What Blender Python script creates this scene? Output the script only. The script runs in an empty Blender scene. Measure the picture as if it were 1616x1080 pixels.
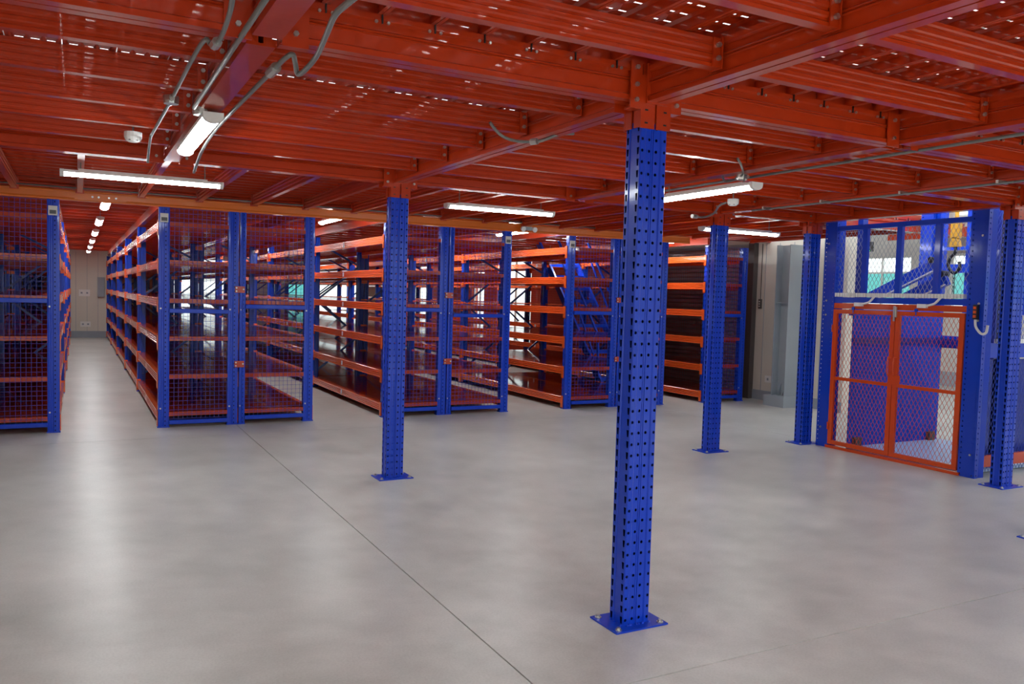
import bpy, math, random
from mathutils import Vector, Matrix
random.seed(7)
SC = bpy.context.scene
COL = SC.collection

# ---------------------------------------------------------------- camera
cx, cy, cz, yaw, pitch, roll, fpx = -2.43341, -3.24737, 1.6, -0.48929, 0.0549, 0.02814, 1293.258
fw = Vector((-math.sin(yaw)*math.cos(pitch), math.cos(yaw)*math.cos(pitch), -math.sin(pitch)))
rt = Vector((math.cos(yaw), math.sin(yaw), 0)); up = rt.cross(fw)
r2 = math.cos(roll)*rt + math.sin(roll)*up; u2 = -math.sin(roll)*rt + math.cos(roll)*up
cam = bpy.data.cameras.new('camera'); camo = bpy.data.objects.new('camera', cam); COL.objects.link(camo)
m = Matrix((r2, u2, -fw)).transposed().to_4x4(); m.translation = (cx, cy, cz)
camo.matrix_world = m
cam.sensor_width = 36; cam.lens = fpx/1616*36; cam.clip_start = .05; cam.clip_end = 200
SC.camera = camo

# ---------------------------------------------------------------- sky and exposure
SC.view_settings.view_transform = 'Standard'; SC.view_settings.look = 'None'
SC.view_settings.gamma = 1; SC.view_settings.use_curve_mapping = False
SC.view_settings.exposure = 0.5
W = bpy.data.worlds.new('overcast_sky'); SC.world = W; W.use_nodes = True
W.node_tree.nodes['Background'].inputs[0].default_value = (0.93, 0.98, 1.0, 1)
W.node_tree.nodes['Background'].inputs[1].default_value = 1.6
TUBE = 38.0
SC.cycles.max_bounces = 10; SC.cycles.diffuse_bounces = 5; SC.cycles.glossy_bounces = 5
SC.cycles.transparent_max_bounces = 16
SC.cycles.sample_clamp_indirect = 6

# ---------------------------------------------------------------- materials
def mat(name, col, rough=.4, metal=0, spec=.5, coat=0, crough=.06, noise=0, nscale=8, bump=0, bscale=30, rvar=0):
    M = bpy.data.materials.new(name); M.use_nodes = True
    nt = M.node_tree; b = nt.nodes['Principled BSDF']
    b.inputs['Base Color'].default_value = (*col, 1); b.inputs['Roughness'].default_value = rough
    b.inputs['Metallic'].default_value = metal; b.inputs['Specular IOR Level'].default_value = spec
    b.inputs['Coat Weight'].default_value = coat; b.inputs['Coat Roughness'].default_value = crough
    if noise or rvar or bump:
        tc = nt.nodes.new('ShaderNodeTexCoord')
        n = nt.nodes.new('ShaderNodeTexNoise'); n.inputs['Scale'].default_value = nscale
        n.inputs['Detail'].default_value = 5
        nt.links.new(tc.outputs['Object'], n.inputs['Vector'])
        if noise:
            mx = nt.nodes.new('ShaderNodeMix'); mx.data_type = 'RGBA'
            mx.inputs[6].default_value = (*[c*(1-noise) for c in col], 1)
            mx.inputs[7].default_value = (*[min(1, c*(1+noise)) for c in col], 1)
            nt.links.new(n.outputs['Fac'], mx.inputs[0]); nt.links.new(mx.outputs[2], b.inputs['Base Color'])
        if rvar:
            mr = nt.nodes.new('ShaderNodeMapRange'); mr.inputs[3].default_value = rough-rvar; mr.inputs[4].default_value = rough+rvar
            mr.inputs[1].default_value = .3; mr.inputs[2].default_value = .7
            nt.links.new(n.outputs['Fac'], mr.inputs[0]); nt.links.new(mr.outputs[0], b.inputs['Roughness'])
        if bump:
            n2 = nt.nodes.new('ShaderNodeTexNoise'); n2.inputs['Scale'].default_value = bscale; n2.inputs['Detail'].default_value = 2
            nt.links.new(tc.outputs['Object'], n2.inputs['Vector'])
            bp = nt.nodes.new('ShaderNodeBump'); bp.inputs['Strength'].default_value = bump; bp.inputs['Distance'].default_value = .01
            nt.links.new(n2.outputs['Fac'], bp.inputs['Height']); nt.links.new(bp.outputs[0], b.inputs['Normal'])
    return M
def emis(name, col, s):
    M = bpy.data.materials.new(name); M.use_nodes = True; nt = M.node_tree
    b = nt.nodes['Principled BSDF']; b.inputs['Base Color'].default_value = (*col, 1)
    b.inputs['Emission Color'].default_value = (*col, 1); b.inputs['Emission Strength'].default_value = s
    return M
def glass(name, col, gl=.08):
    M = bpy.data.materials.new(name); M.use_nodes = True; nt = M.node_tree
    nt.nodes.remove(nt.nodes['Principled BSDF'])
    t = nt.nodes.new('ShaderNodeBsdfTransparent'); t.inputs[0].default_value = (*col, 1)
    g = nt.nodes.new('ShaderNodeBsdfGlossy'); g.inputs['Roughness'].default_value = .05
    mx = nt.nodes.new('ShaderNodeMixShader'); mx.inputs[0].default_value = gl
    nt.links.new(t.outputs[0], mx.inputs[1]); nt.links.new(g.outputs[0], mx.inputs[2])
    nt.links.new(mx.outputs[0], nt.nodes['Material Output'].inputs[0])
    return M
ORANGE = (.46, .034, .003)
M_or = mat('orange_red_paint', ORANGE, .35, coat=.6, spec=.3, noise=.06, nscale=3, bump=.06, bscale=25)
M_beam = mat('orange_shelf_beam_paint', (.80, .12, .018), .24, coat=.5, bump=.04, bscale=20)
M_shelf = mat('red_shelf_sheet_paint', (.50, .04, .012), .2, coat=.6, bump=.35, bscale=9)
M_row = mat('orange_row_beam_paint', (.70, .15, .010), .3, coat=.3, noise=.05)
M_blue = mat('blue_paint', (.002, .048, .56), .35, coat=.45, spec=.25, crough=.1, bump=.10, bscale=14)
M_blued = mat('blue_brace_paint', (.007, .03, .30), .3, coat=.3)
M_wire = mat('blue_wire', (.02, .05, .42), .4)
M_zinc = mat('zinc_bolt', (.55, .55, .52), .3, metal=.9)
M_cond = mat('galvanised_conduit', (.22, .225, .215), .42, metal=.35)
M_white = mat('white_plastic', (.85, .85, .83), .4)
M_tag = mat('white_label_sticker', (.7, .7, .68), .5)
M_ink = mat('label_ink', (.12, .12, .13), .6)
M_dark = mat('black_rubber', (.01, .01, .012), .4)
M_wall = mat('beige_wall_panel', (.72, .68, .60), .6, noise=.05, nscale=2)
M_wallw = mat('white_wall_panel', (.60, .58, .56), .6, noise=.04, nscale=2)
M_bb = mat('grey_blue_skirting_paint', (.33, .37, .43), .55, noise=.06)
M_col = mat('grey_column_paint', (.36, .41, .44), .5, noise=.08, nscale=3)
M_door = mat('orange_red_door_paint', (.66,.07,.006), .35, coat=.4, spec=.3)
M_shut = mat('dark_grey_shutter', (.30, .30, .31), .4, metal=0)
M_shfr = mat('brown_grey_door_frame', (.085, .07, .068), .5)
M_chain = mat('dark_steel_chain', (.06, .06, .065), .35, metal=.7)
M_yel = mat('yellow_hook_paint', (.65, .33, .03), .35)
M_lfloor = mat('pale_blue_lift_floor', (.45, .60, .82), .4, noise=.1, nscale=6)
M_tubeE = emis('lit_tube_diffuser', (.92, .97, .98), TUBE)
M_green = emis('green_sign_light', (.01, .8, .16), .7)
M_pane = glass('clear_window_pane', (.93, .96, .95))
M_teal = glass('teal_window_pane', (.30, .60, .58), .1)
M_joint = mat('dark_joint_filler', (.035, .034, .032), .8)
M_glaze = mat('yellow_dome_plastic', (.45, .30, .05), .4)

# concrete floor
M_floor = mat('polished_concrete', (.40, .385, .36), .42)
nt = M_floor.node_tree; b = nt.nodes['Principled BSDF']
tc = nt.nodes.new('ShaderNodeNewGeometry')
n1 = nt.nodes.new('ShaderNodeTexNoise'); n1.inputs['Scale'].default_value = .9; n1.inputs['Detail'].default_value = 8; n1.inputs['Roughness'].default_value = .6
n2 = nt.nodes.new('ShaderNodeTexNoise'); n2.inputs['Scale'].default_value = 3.5; n2.inputs['Detail'].default_value = 6; n2.inputs['Roughness'].default_value = .6
n3 = nt.nodes.new('ShaderNodeTexNoise'); n3.inputs['Scale'].default_value = 90; n3.inputs['Detail'].default_value = 3
for n in (n1, n2, n3): nt.links.new(tc.outputs['Position'], n.inputs['Vector'])
a1 = nt.nodes.new('ShaderNodeMath'); a1.operation = 'MULTIPLY_ADD'; a1.inputs[1].default_value = .6
nt.links.new(n1.outputs['Fac'], a1.inputs[0])
a2 = nt.nodes.new('ShaderNodeMath'); a2.operation = 'MULTIPLY'; a2.inputs[1].default_value = .4
nt.links.new(n2.outputs['Fac'], a2.inputs[0]); nt.links.new(a2.outputs[0], a1.inputs[2])
rp = nt.nodes.new('ShaderNodeValToRGB')
rp.color_ramp.elements[0].position = .30; rp.color_ramp.elements[0].color = (.43, .445, .42, 1)
rp.color_ramp.elements[1].position = .70; rp.color_ramp.elements[1].color = (.68, .69, .66, 1)
nt.links.new(a1.outputs[0], rp.inputs[0])
mx = nt.nodes.new('ShaderNodeMix'); mx.data_type = 'RGBA'; mx.blend_type = 'MULTIPLY'; mx.inputs[0].default_value = .35
nt.links.new(rp.outputs[0], mx.inputs[6])
rp2 = nt.nodes.new('ShaderNodeValToRGB'); rp2.color_ramp.elements[0].position = .35; rp2.color_ramp.elements[0].color = (.75, .75, .75, 1); rp2.color_ramp.elements[1].position = .6
nt.links.new(n3.outputs['Fac'], rp2.inputs[0]); nt.links.new(rp2.outputs[0], mx.inputs[7]); nt.links.new(mx.outputs[2], b.inputs['Base Color'])
mr = nt.nodes.new('ShaderNodeMapRange'); mr.inputs[1].default_value = .2; mr.inputs[2].default_value = .8; mr.inputs[3].default_value = .28; mr.inputs[4].default_value = .40
nt.links.new(n2.outputs['Fac'], mr.inputs[0]); nt.links.new(mr.outputs[0], b.inputs['Roughness'])
bp = nt.nodes.new('ShaderNodeBump'); bp.inputs['Strength'].default_value = .05; bp.inputs['Distance'].default_value = .002
nt.links.new(n2.outputs['Fac'], bp.inputs['Height']); nt.links.new(bp.outputs[0], b.inputs['Normal'])

# ---------------------------------------------------------------- mesh helpers
class MB:
    def __init__(s): s.v = []; s.f = []
    def add(s, vs, fs):
        k = len(s.v); s.v += [tuple(p) for p in vs]; s.f += [tuple(i+k for i in f) for f in fs]; return s
    def quad(s, a, b, c, d): return s.add([a, b, c, d], [(0, 1, 2, 3)])
    def box(s, x0, x1, y0, y1, z0, z1):
        return s.add([(x0,y0,z0),(x1,y0,z0),(x1,y1,z0),(x0,y1,z0),(x0,y0,z1),(x1,y0,z1),(x1,y1,z1),(x0,y1,z1)],
                     [(3,2,1,0),(4,5,6,7),(0,1,5,4),(1,2,6,5),(2,3,7,6),(3,0,4,7)])
    def bar(s, p, q, w, h, upv=(0,0,1)):
        p = Vector(p); q = Vector(q); d = (q-p).normalized(); u = Vector(upv)
        if abs(d.dot(u)) > .98: u = Vector((0,1,0))
        a = d.cross(u).normalized()*w/2; c = a.cross(d).normalized()*h/2
        vs = [p-a-c, p+a-c, p+a+c, p-a+c, q-a-c, q+a-c, q+a+c, q-a+c]
        return s.add(vs, [(0,1,2,3),(7,6,5,4),(0,4,5,1),(1,5,6,2),(2,6,7,3),(3,7,4,0)])
    def cyl(s, p, q, r, n=8, r1=None, cap=True):
        p = Vector(p); q = Vector(q); d = (q-p).normalized(); u = Vector((0,0,1)) if abs(d.z) < .9 else Vector((1,0,0))
        a = d.cross(u).normalized(); c = d.cross(a); r1 = r if r1 is None else r1
        vs = [p+(a*math.cos(t)+c*math.sin(t))*r for t in [2*math.pi*i/n for i in range(n)]]
        vs += [q+(a*math.cos(t)+c*math.sin(t))*r1 for t in [2*math.pi*i/n for i in range(n)]]
        fs = [(i, (i+1)%n, n+(i+1)%n, n+i) for i in range(n)]
        if cap: fs += [tuple(range(n-1,-1,-1)), tuple(range(n, 2*n))]
        return s.add(vs, fs)
    def prism(s, prof, axis, t0, t1, closed=True):
        # prof: 2D points in the other two axes (x-run: (y,z); y-run: (x,z); z-run: (x,y))
        def P(u, w, t): return {'x': (t,u,w), 'y': (u,t,w), 'z': (u,w,t)}[axis]
        n = len(prof); vs = [P(u,w,t0) for u,w in prof]+[P(u,w,t1) for u,w in prof]
        fs = [(i,(i+1)%n,n+(i+1)%n,n+i) for i in range(n if closed else n-1)]
        if closed: fs += [tuple(range(n)), tuple(range(2*n-1, n-1, -1))]
        return s.add(vs, fs)
    def lathe(s, pts, n=12, c=(0,0)):
        k = len(pts); vs = [(c[0]+r*math.cos(2*math.pi*j/n), c[1]+r*math.sin(2*math.pi*j/n), z) for r,z in pts for j in range(n)]
        fs = [(i*n+j, i*n+(j+1)%n, (i+1)*n+(j+1)%n, (i+1)*n+j) for i in range(k-1) for j in range(n)]
        return s.add(vs, fs)
    def tube(s, pts, r, n=8, sub=6):
        P = [Vector(p) for p in pts]; out = []
        for i in range(len(P)-1):
            p0 = P[max(i-1,0)]; p1 = P[i]; p2 = P[i+1]; p3 = P[min(i+2,len(P)-1)]
            for k in range(sub):
                t = k/sub
                out.append(.5*((2*p1)+(p2-p0)*t+(2*p0-5*p1+4*p2-p3)*t*t+(3*p1-p0-3*p2+p3)*t**3))
        out.append(P[-1]); rings = []
        ref = Vector((0,0,1))
        for i, c in enumerate(out):
            d = (out[min(i+1,len(out)-1)]-out[max(i-1,0)]).normalized()
            a = d.cross(ref)
            if a.length < .05: a = d.cross(Vector((1,0,0)))
            a.normalize(); e = d.cross(a); ref = a.cross(d)
            rings.append([c+(a*math.cos(2*math.pi*j/n)+e*math.sin(2*math.pi*j/n))*r for j in range(n)])
        vs = [v for rg in rings for v in rg]; m_ = len(rings)
        fs = [(i*n+j,i*n+(j+1)%n,(i+1)*n+(j+1)%n,(i+1)*n+j) for i in range(m_-1) for j in range(n)]
        fs += [tuple(range(n-1,-1,-1)), tuple(range((m_-1)*n, m_*n))]
        return s.add(vs, fs)
    def holes(s, o, U, V, w, h, pitch, shape, off=None, dz=0):
        """sheet strip at o spanning w along U and h along V with one hole per pitch; shape = list of (u,v) about the cell centre"""
        o = Vector(o); U = Vector(U); V = Vector(V); n = max(1, int(h/pitch)); p = h/n
        c0 = w/2 if off is None else off
        for i in range(n):
            v0 = i*p; k = len(shape)
            if k == 4: rim = [(0,0),(w,0),(w,p),(0,p)]
            else: rim = [(0,0),(w/2,0),(w,0),(w,p/2),(w,p),(w/2,p),(0,p),(0,p/2)]
            vs = [o+U*u+V*(v0+v) for u,v in rim]+[o+U*(c0+u)+V*(v0+p/2+v)+Vector((0,0,dz)) for u,v in shape]
            s.add(vs, [(j,(j+1)%k,k+(j+1)%k,k+j) for j in range(k)])
        return s
    def mesh(s, name, M, smooth=False):
        me = bpy.data.meshes.new(name); me.from_pydata(s.v, [], s.f); me.materials.append(M); me.validate()
        if smooth:
            for p in me.polygons: p.use_smooth = True
        me.update(); return me
    def build(s, name, M, parent=None, loc=(0,0,0), smooth=False, **kw):
        return inst(name, s.mesh(name, M, smooth), parent, loc, **kw)
def inst(name, me, parent=None, loc=(0,0,0), label=None, cat=None, group=None, kind=None, rz=0, scale=None):
    o = bpy.data.objects.new(name, me); COL.objects.link(o)
    if parent: o.parent = parent
    o.location = loc; o.rotation_euler = (0,0,rz)
    if scale: o.scale = scale
    if label: o['label'] = label
    if cat: o['category'] = cat
    if group: o['group'] = group
    if kind: o['kind'] = kind
    return o
def empty(name, loc=(0,0,0), label=None, cat=None, group=None, kind=None, rz=0):
    return inst(name, None, None, loc, label, cat, group, kind, rz)
RND = lambda r: [(r*math.cos(a), r*math.sin(a)) for a in [math.pi*(-.75+i*.25) for i in range(8)]]
SQ = lambda a, b_: [(-a,-b_),(a,-b_),(a,b_),(-a,b_)]
DROP = [(-.005,-.018),(.005,-.018),(.0095,.015),(-.0095,.015)]

# grid constants
PY, PX = 3.478, 3.61          # pillar grid
YF, BAY, NB = 6.792, 3.61, 5  # rack front line, bay length
YE = 24.86; XW = 7.68; XL = -4.6
ZB, ZG, ZD = 2.54, 2.705, 2.765   # girder bottom, girder top, deck

# ---------------------------------------------------------------- floor
fl = MB().box(XL-.2, 14, -11, YE+.3, -.25, -.02).build('floor', M_joint, kind='structure')
xs = [XL-.2, -.765, 5.25, 14]; ys = [-11, -6.6, -.545, 6.1, 12.2, 18.3, YE+.3]
g = .0035
for i in range(3):
    for j in range(6):
        MB().box(xs[i]+g, xs[i+1]-g, ys[j]+g, ys[j+1]-g, -.02, 0).build('slab', M_floor, fl)

# ---------------------------------------------------------------- walls
def wall(name, axis, pos, th, u0, u1, z0, z1, hs, M):
    """wall in the plane axis=pos, with rectangular holes hs=(ua,ub,za,zb) sorted along u and not overlapping"""
    mb = MB()
    def bx(a, b_, c, d):
        if b_-a < 1e-4 or d-c < 1e-4: return
        if axis == 'y': mb.box(a, b_, pos, pos+th, c, d)
        else: mb.box(pos, pos+th, a, b_, c, d)
    us = sorted(set([u0,u1]+[h[0] for h in hs]+[h[1] for h in hs]))
    for a, b_ in zip(us, us[1:]):
        mid = (a+b_)/2; z = z0
        for h in sorted([h for h in hs if h[0] < mid < h[1]], key=lambda h: h[2]): bx(a, b_, z, h[2]); z = h[3]
        bx(a, b_, z, z1)
    return mb.build(name, M, kind='structure')
wn = [0]
def window(axis, pos, ua, ub, za, zb, nmul=2, trans=None, teal=False):
    if isinstance(trans, float): trans = (trans,)
    tk = 0 if not trans or len(trans) == 1 else 1
    wn[0] += 1
    w = empty('window_%d' % wn[0], kind='structure')
    def bx(a, b_, c, d, t=.05):
        return MB().box(a,b_,pos-t/2,pos+t/2,c,d) if axis == 'y' else MB().box(pos-t/2,pos+t/2,a,b_,c,d)
    f = .045
    fr = MB()
    for q in ((ua,ub,za,za+f),(ua,ub,zb-f,zb),(ua,ua+f,za+f,zb-f),(ub-f,ub,za+f,zb-f)):
        t = bx(*q); fr.add(t.v, t.f)
    zz = [za+f]+list(trans or ())+[zb-f]
    for q in (trans or ()): t = bx(ua+f,ub-f,q-.02,q+.02); fr.add(t.v, t.f)
    for i in range(1, nmul):
        u = ua+(ub-ua)*i/nmul; t = bx(u-.02,u+.02,za+f,zb-f,.045); fr.add(t.v,t.f)
    fr.build('window_frame', M_white, w)
    for i in range(nmul):
        a = ua+(ub-ua)*i/nmul; c = ua+(ub-ua)*(i+1)/nmul
        for k, (p, q) in enumerate(zip(zz, zz[1:])):
            bx(a+.02, c-.02, p+.001, q-.001, .008).build('pane', M_teal if teal and k == tk else M_pane, w)

endw = [(.2,2.15,.95,2.56),(3.75,4.6,.95,2.56),(4.95,6.5,.95,2.56)]
wall('wall_end', 'y', YE, .2, XL, XW+.2, 0, 6, endw, M_wall)
for i, h in enumerate(endw): window('y', YE+.08, *h, nmul=2, trans=2.1 if i == 1 else None, teal=(i == 1))
sidew = [(14.8,16.7,.6,2.62),(17.5,18.3,.95,2.5),(21.4,23.7,.95,2.56)]
M_salm = mat('salmon_red_wall', (.80,.20,.11), .5, noise=.06)  # even salmon tone for the far stretch of the right wall
wall('wall_right', 'x', XW, .2, 5.2, 11.3, 0, 6, [], M_wall)
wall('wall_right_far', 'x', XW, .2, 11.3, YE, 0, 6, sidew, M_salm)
for h in sidew: window('x', XW+.08, *h)
wall('wall_left', 'x', XL-.2, .2, -11, YE, 0, 6, [(9.6,13.2,1.0,2.0)], M_wall)
window('x', XL-.1, 9.6, 13.2, 1.0, 2.0, 4)
backw = [(-3.6,-.6,.9,3.4),(.6,3.6,.9,3.4),(4.8,7.8,.9,3.4),(9,12,.9,3.4)]
wall('wall_back', 'y', -11.2, .2, XL, 14, 0, 6, backw, M_wallw)
for h in backw: window('y', -11.1, *h, nmul=3)
farw = [(-8.5,-6.0,1.55,2.75),(-4.9,-2.1,1.55,2.75),(-1.2,1.6,1.55,2.75),(2.5,4.9,1.55,2.75),(5.4,7.6,1.55,2.75),(8.5,10.8,1.55,2.75)]
farw2 = [(a, c, 3.5, 5.4) for a, c, _, _ in farw]
wall('wall_far', 'x', 13.6, .2, -11, 12, 0, 6, farw+farw2, M_wallw)
for h in farw: window('x', 13.68, *h, nmul=3, trans=(1.78,2.38), teal=True)
for h in farw2: window('x', 13.68, *h, nmul=3, trans=4.4)
wall('wall_side', 'y', 12, .2, XW+.2, 13.8, 0, 6, [(8.6,10.2,1.45,2.45),(11.0,12.8,1.45,2.45)], M_wallw)
window('y', 12.08, 8.6, 10.2, 1.45, 2.45, 2, 2.12, True); window('y', 12.08, 11.0, 12.8, 1.45, 2.45, 2, 2.12, True)
MB().box(-2.6,XW,YE-.012,YE,0,.2).build('baseboard_end', M_bb, kind='structure')
MB().box(XW-.012,XW,5.2,7.03,0,.16).build('baseboard_right', M_bb, kind='structure')
MB().box(13.588,13.6,-11,12,0,.3).build('baseboard_far', M_bb, kind='structure')
# vertical panel joints on the two beige walls
t = empty('trim_1', kind='structure')
me = MB().box(-.004,.004,-.006,0,.2,2.6).mesh('panel_joint', M_bb)
for k in range(5): inst('panel_joint', me, t, (-2.45+k*.3, YE, 0))
t = empty('trim_2', kind='structure')
me = MB().box(-.005,0,-.004,.004,.16,2.6).mesh('panel_joint', M_bb)
for k in range(6): inst('panel_joint', me, t, (XW, 5.35+k*.3, 0))

# ---------------------------------------------------------------- mezzanine (ceiling): girders, joists, perforated planks
ceil = empty('ceiling', kind='structure')
def sigma(h, w, lips=True):
    """half of a girder: cold rolled profile with two grooves, web at u=w, lips towards u=0"""
    return [(w-.0,0),(w,.022),(w-.012,.03),(w-.012,h*.50),(w-.004,h*.53),(w-.012,h*.56),(w-.004,h*.60),(w-.012,h*.64),(w-.012,h-.03),(w,h-.022),(w,h),
            (w-.05,h),(w-.05,h-.012),(w-.045,h-.012),(w-.045,.012),(w-.05,.012),(w-.05,0)]
def girder(axis, c, t0, t1, z0=ZB, z1=ZG, name='girder', M=M_or):
    h = z1-z0; mb = MB()
    P = sigma(h, .055)
    mb.prism([(c+u, z0+z) for u, z in P], axis, t0, t1)
    mb.prism([(c-u, z0+z) for u, z in P][::-1], axis, t0, t1)
    return mb.build(name, M, ceil)
def joist_mesh(L, axis, h=.12):
    P = [(.025,0),(.025,.014),(.019,.02),(.019,.03),(.025,.036),(.025,.05),(.019,.056),(.019,.066),(.025,.072),(.025,.086),(.019,.092),(.019,.100),(.025,.106),(.025,h),
         (-.025,h),(-.025,.106),(-.019,.1),(-.019,.092),(-.025,.086),(-.025,.072),(-.019,.066),(-.019,.056),(-.025,.05),(-.025,.036),(-.019,.03),(-.019,.02),(-.025,.014),(-.025,0)]
    mb = MB().prism(P, axis, .004, L-.004)
    for t in (0, L-.006):  # bolted end plates
        if axis == 'x': mb.box(t, t+.006, -.042, .042, -.008, h+.004); 
        else: mb.box(-.042, .042, t, t+.006, -.008, h+.004)
    for t, s in ((.0, 1), (L, -1)):
        for dz in (.03, .085):
            if axis == 'x':
                mb.box(min(t,t+s*.045), max(t,t+s*.045), -.032, -.0255, 0, h) if dz < .05 else None
            else:
                mb.box(-.032, -.0255, min(t,t+s*.045), max(t,t+s*.045), 0, h) if dz < .05 else None
    return mb.mesh('joist', M_or)
bolt_x = MB().cyl((0,0,0),(-.012,0,0),.011,6).mesh('bolt', M_zinc)
bolt_y = MB().cyl((0,0,0),(0,-.012,0),.011,6).mesh('bolt', M_zinc)
bolt_s = MB().cyl((0,0,0),(0,-.008,0),.007,6).mesh('bolt', M_zinc)
# girders along Y at X = -3.61 .. and half lines, zone A
for X in (-PX, -PX/2, 0, PX/2, PX):
    for y0, y1 in ((-PY+.06,-.06),(.06,PY-.06)):
        if abs(X) == PX/2: y0, y1 = y0+.0, y1-.0
        go = girder('y', X, y0, y1)
        if abs(X) == PX/2: MB().box(X-.006,X+.006,y0,y1,ZB,ZB+.01).build('seam_strip', M_or, go)
        if X > -PX:
            for k in range(1, 6):
                yy = (y0+y1)/2+(k-3)*.6
                for dz in (.035,.09): inst('bolt', bolt_y, go, (X-.055-.022, yy-.033, ZG-.125+dz))
girder('y', 5.03, 1.25, PY-.06); girder('y', 5.03, -PY+.06, 1.12)
# girders along X
def xg(Y, x0, x1):
    go = girder('x', Y, x0, x1)
    n = int((x1-x0)/.2265)
    for k in range(n+1):
        xk = math.ceil(x0/.2265)*.2265+k*.2265
        if xk > x1-.05: break
        if Y < 4:
            MB().box(xk-.003,xk+.003,Y-.062,Y-.055,ZG-.035,ZG+.0).build('clip', M_dark, go)
            for s in (-.025,.025): inst('bolt', bolt_s, go, (xk+s, Y-.055, ZG-.03))
for Y in (-PY, 0, PY):
    for x0, x1 in ((-2*PX+.08+2.0,-PX-.0),(-PX+.08,-PX/2-.06),(-PX/2+.06,-.08),(.08,PX/2-.06),(PX/2+.06,PX-.08)): xg(Y, x0, x1)
xg(0, PX+.08, 4.97); xg(PY, PX+.08, 4.95); xg(PY, 5.1, XW)
girder('x', 1.19, PX+.06, 4.95)
# end plates with bolts where half-line girders meet
pl = MB().box(-.05,.05,-.006,0,-.02,.17).mesh('end_plate', M_or)
for Y in (0, PY):
    for X in (-PX/2, PX/2):
        for s in (-1, 1):
            e = inst('end_plate', pl, ceil, (X+s*.105, Y-.056, ZB))
            for dz in (.03,.13): inst('bolt', bolt_y, e, (0,-.006,dz))
# joists along X, zone A
jA = joist_mesh(PX/2-.115, 'x')
for X in (-PX, -PX/2, 0, PX/2):
    for b0 in (-PY, 0):
        for k in range(1, 6): inst('joist', jA, ceil, (X+.058, b0+PY/2+(k-3)*.6, ZG-.125))
jA2 = joist_mesh(1.30, 'x')
for b0 in (-PY, 0):
    for k in range(1, 6): inst('joist', jA2, ceil, (PX+.058, b0+PY/2+(k-3)*.6, ZG-.125))
for b0 in (-PY, 0):
    for k in range(1, 6): inst('joist', joist_mesh(1.0,'x') if k == 1 and b0 < 0 else jA2, ceil, (-PX-.058-1.0 if False else -PX-1.36, b0+PY/2+(k-3)*.6, ZG-.125))
# joists along Y, zone B
LB = YF-PY-.115-.03
jB = joist_mesh(LB, 'y')
X = -4.2
while X < 7.5:
    inst('joist', jB, ceil, (X, PY+.06, ZG-.125)); X += .6
# row beam along the rack fronts (lighter orange) with splice plate and bolts
rb = MB()
P = [(YF-.02,2.50),(YF-.025,2.515),(YF-.02,2.53),(YF-.02,2.585),(YF-.025,2.60),(YF-.02,2.61),(YF+.03,2.61),(YF+.03,2.50)]
rbo = MB().prism(P, 'x', XL+.1, 5.98).build('row_beam', M_row, ceil)
MB().box(-2.45,-1.95,YF-.032,YF-.0255,2.515,2.585).build('splice_plate', M_row, rbo)
for dx in (-.16,-.1,.0,.07): inst('bolt', bolt_y, rbo, (-2.12+dx, YF-.032, 2.55))
girder('x', YF+.02, XL+.1, XW, 2.615, ZG)
# over the racks: girders along the aisle sides and cross joists
RX = [(-4.37,-3.49),(-3.46,-2.594),(-1.615,-.75),(-.735,.143),(1.045,1.925),(1.94,2.869),(3.793,4.68),(4.70,5.591),(6.38,7.227)]
for X in (-2.65,-1.56,.09,1.10,2.81,3.85,6.44):
    MB().prism([(X-.03,2.52),(X+.03,2.52),(X+.03,2.64),(X-.03,2.64)], 'y', YF+.06, YE-.02).build('girder', M_or, ceil)
y = YF+.45
while y < YE-.2:
    MB().prism([(y-.02,2.645),(y+.02,2.645),(y+.02,2.665),(y+.012,2.685),(y+.02,ZG),(y-.02,ZG),(y-.012,2.685),(y-.02,2.665)], 'x', XL+.05, XW-.05).build('joist', M_or, ceil)
    y += .6
# perforated planks
PW = .2265
def plank_mesh(L, coarse=False):
    mb = MB(); a = PW/2-.002
    slot = SQ(.018,.0052) if not coarse else SQ(.019,.010)
    w3 = 2*(a-.012)/3
    for i in range(3): mb.holes((-(a-.012)+i*w3, .004, ZD), (1,0,0), (0,1,0), w3, L-.008, .105 if not coarse else .12, slot, None, -.007)
    for s in (-1, 1):
        mb.add([(s*(a-.012),.004,ZD),(s*(a-.004),.004,ZD-.008),(s*a,.004,ZD-.012),(s*a,.004,ZG+.001),(s*(a-.016),.004,ZG+.001),
                (s*(a-.012),L-.004,ZD),(s*(a-.004),L-.004,ZD-.008),(s*a,L-.004,ZD-.012),(s*a,L-.004,ZG+.001),(s*(a-.016),L-.004,ZG+.001)],
               [(k,k+1,k+6,k+5) for k in range(4)])
    # closed ends
    for yy in (.004, L-.004): mb.add([(-a,yy,ZG+.02),(a,yy,ZG+.02),(a,yy,ZD),(-a,yy,ZD)], [(0,1,2,3)])
    return mb
pmA = plank_mesh(PY).mesh('deck_plank', M_or)
X = math.floor(-4.4/PW)*PW+PW/2
nA = 0
while X < 4.95:
    for b0 in (-PY, 0): inst('deck_plank', pmA, ceil, (X, b0, 0)); nA += 1
    X += PW
pmB = plank_mesh(PX).mesh('deck_plank', M_or)
y = PY+PW/2
while y < YF:
    for X in (-2*PX, -PX, 0, PX):
        o = inst('deck_plank', pmB, ceil, (X+PX, y, 0), rz=math.pi/2); nA += 1
    y += PW
pmB2 = plank_mesh(XW-2*PX).mesh('deck_plank', M_or)
y0c = PY+PW*math.ceil((YF-PY)/PW)
pc = plank_mesh(PX, True); pmC = pc.mesh('deck_plank', M_or); far = MB()
X = math.floor(XL/PW)*PW+PW/2
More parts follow.
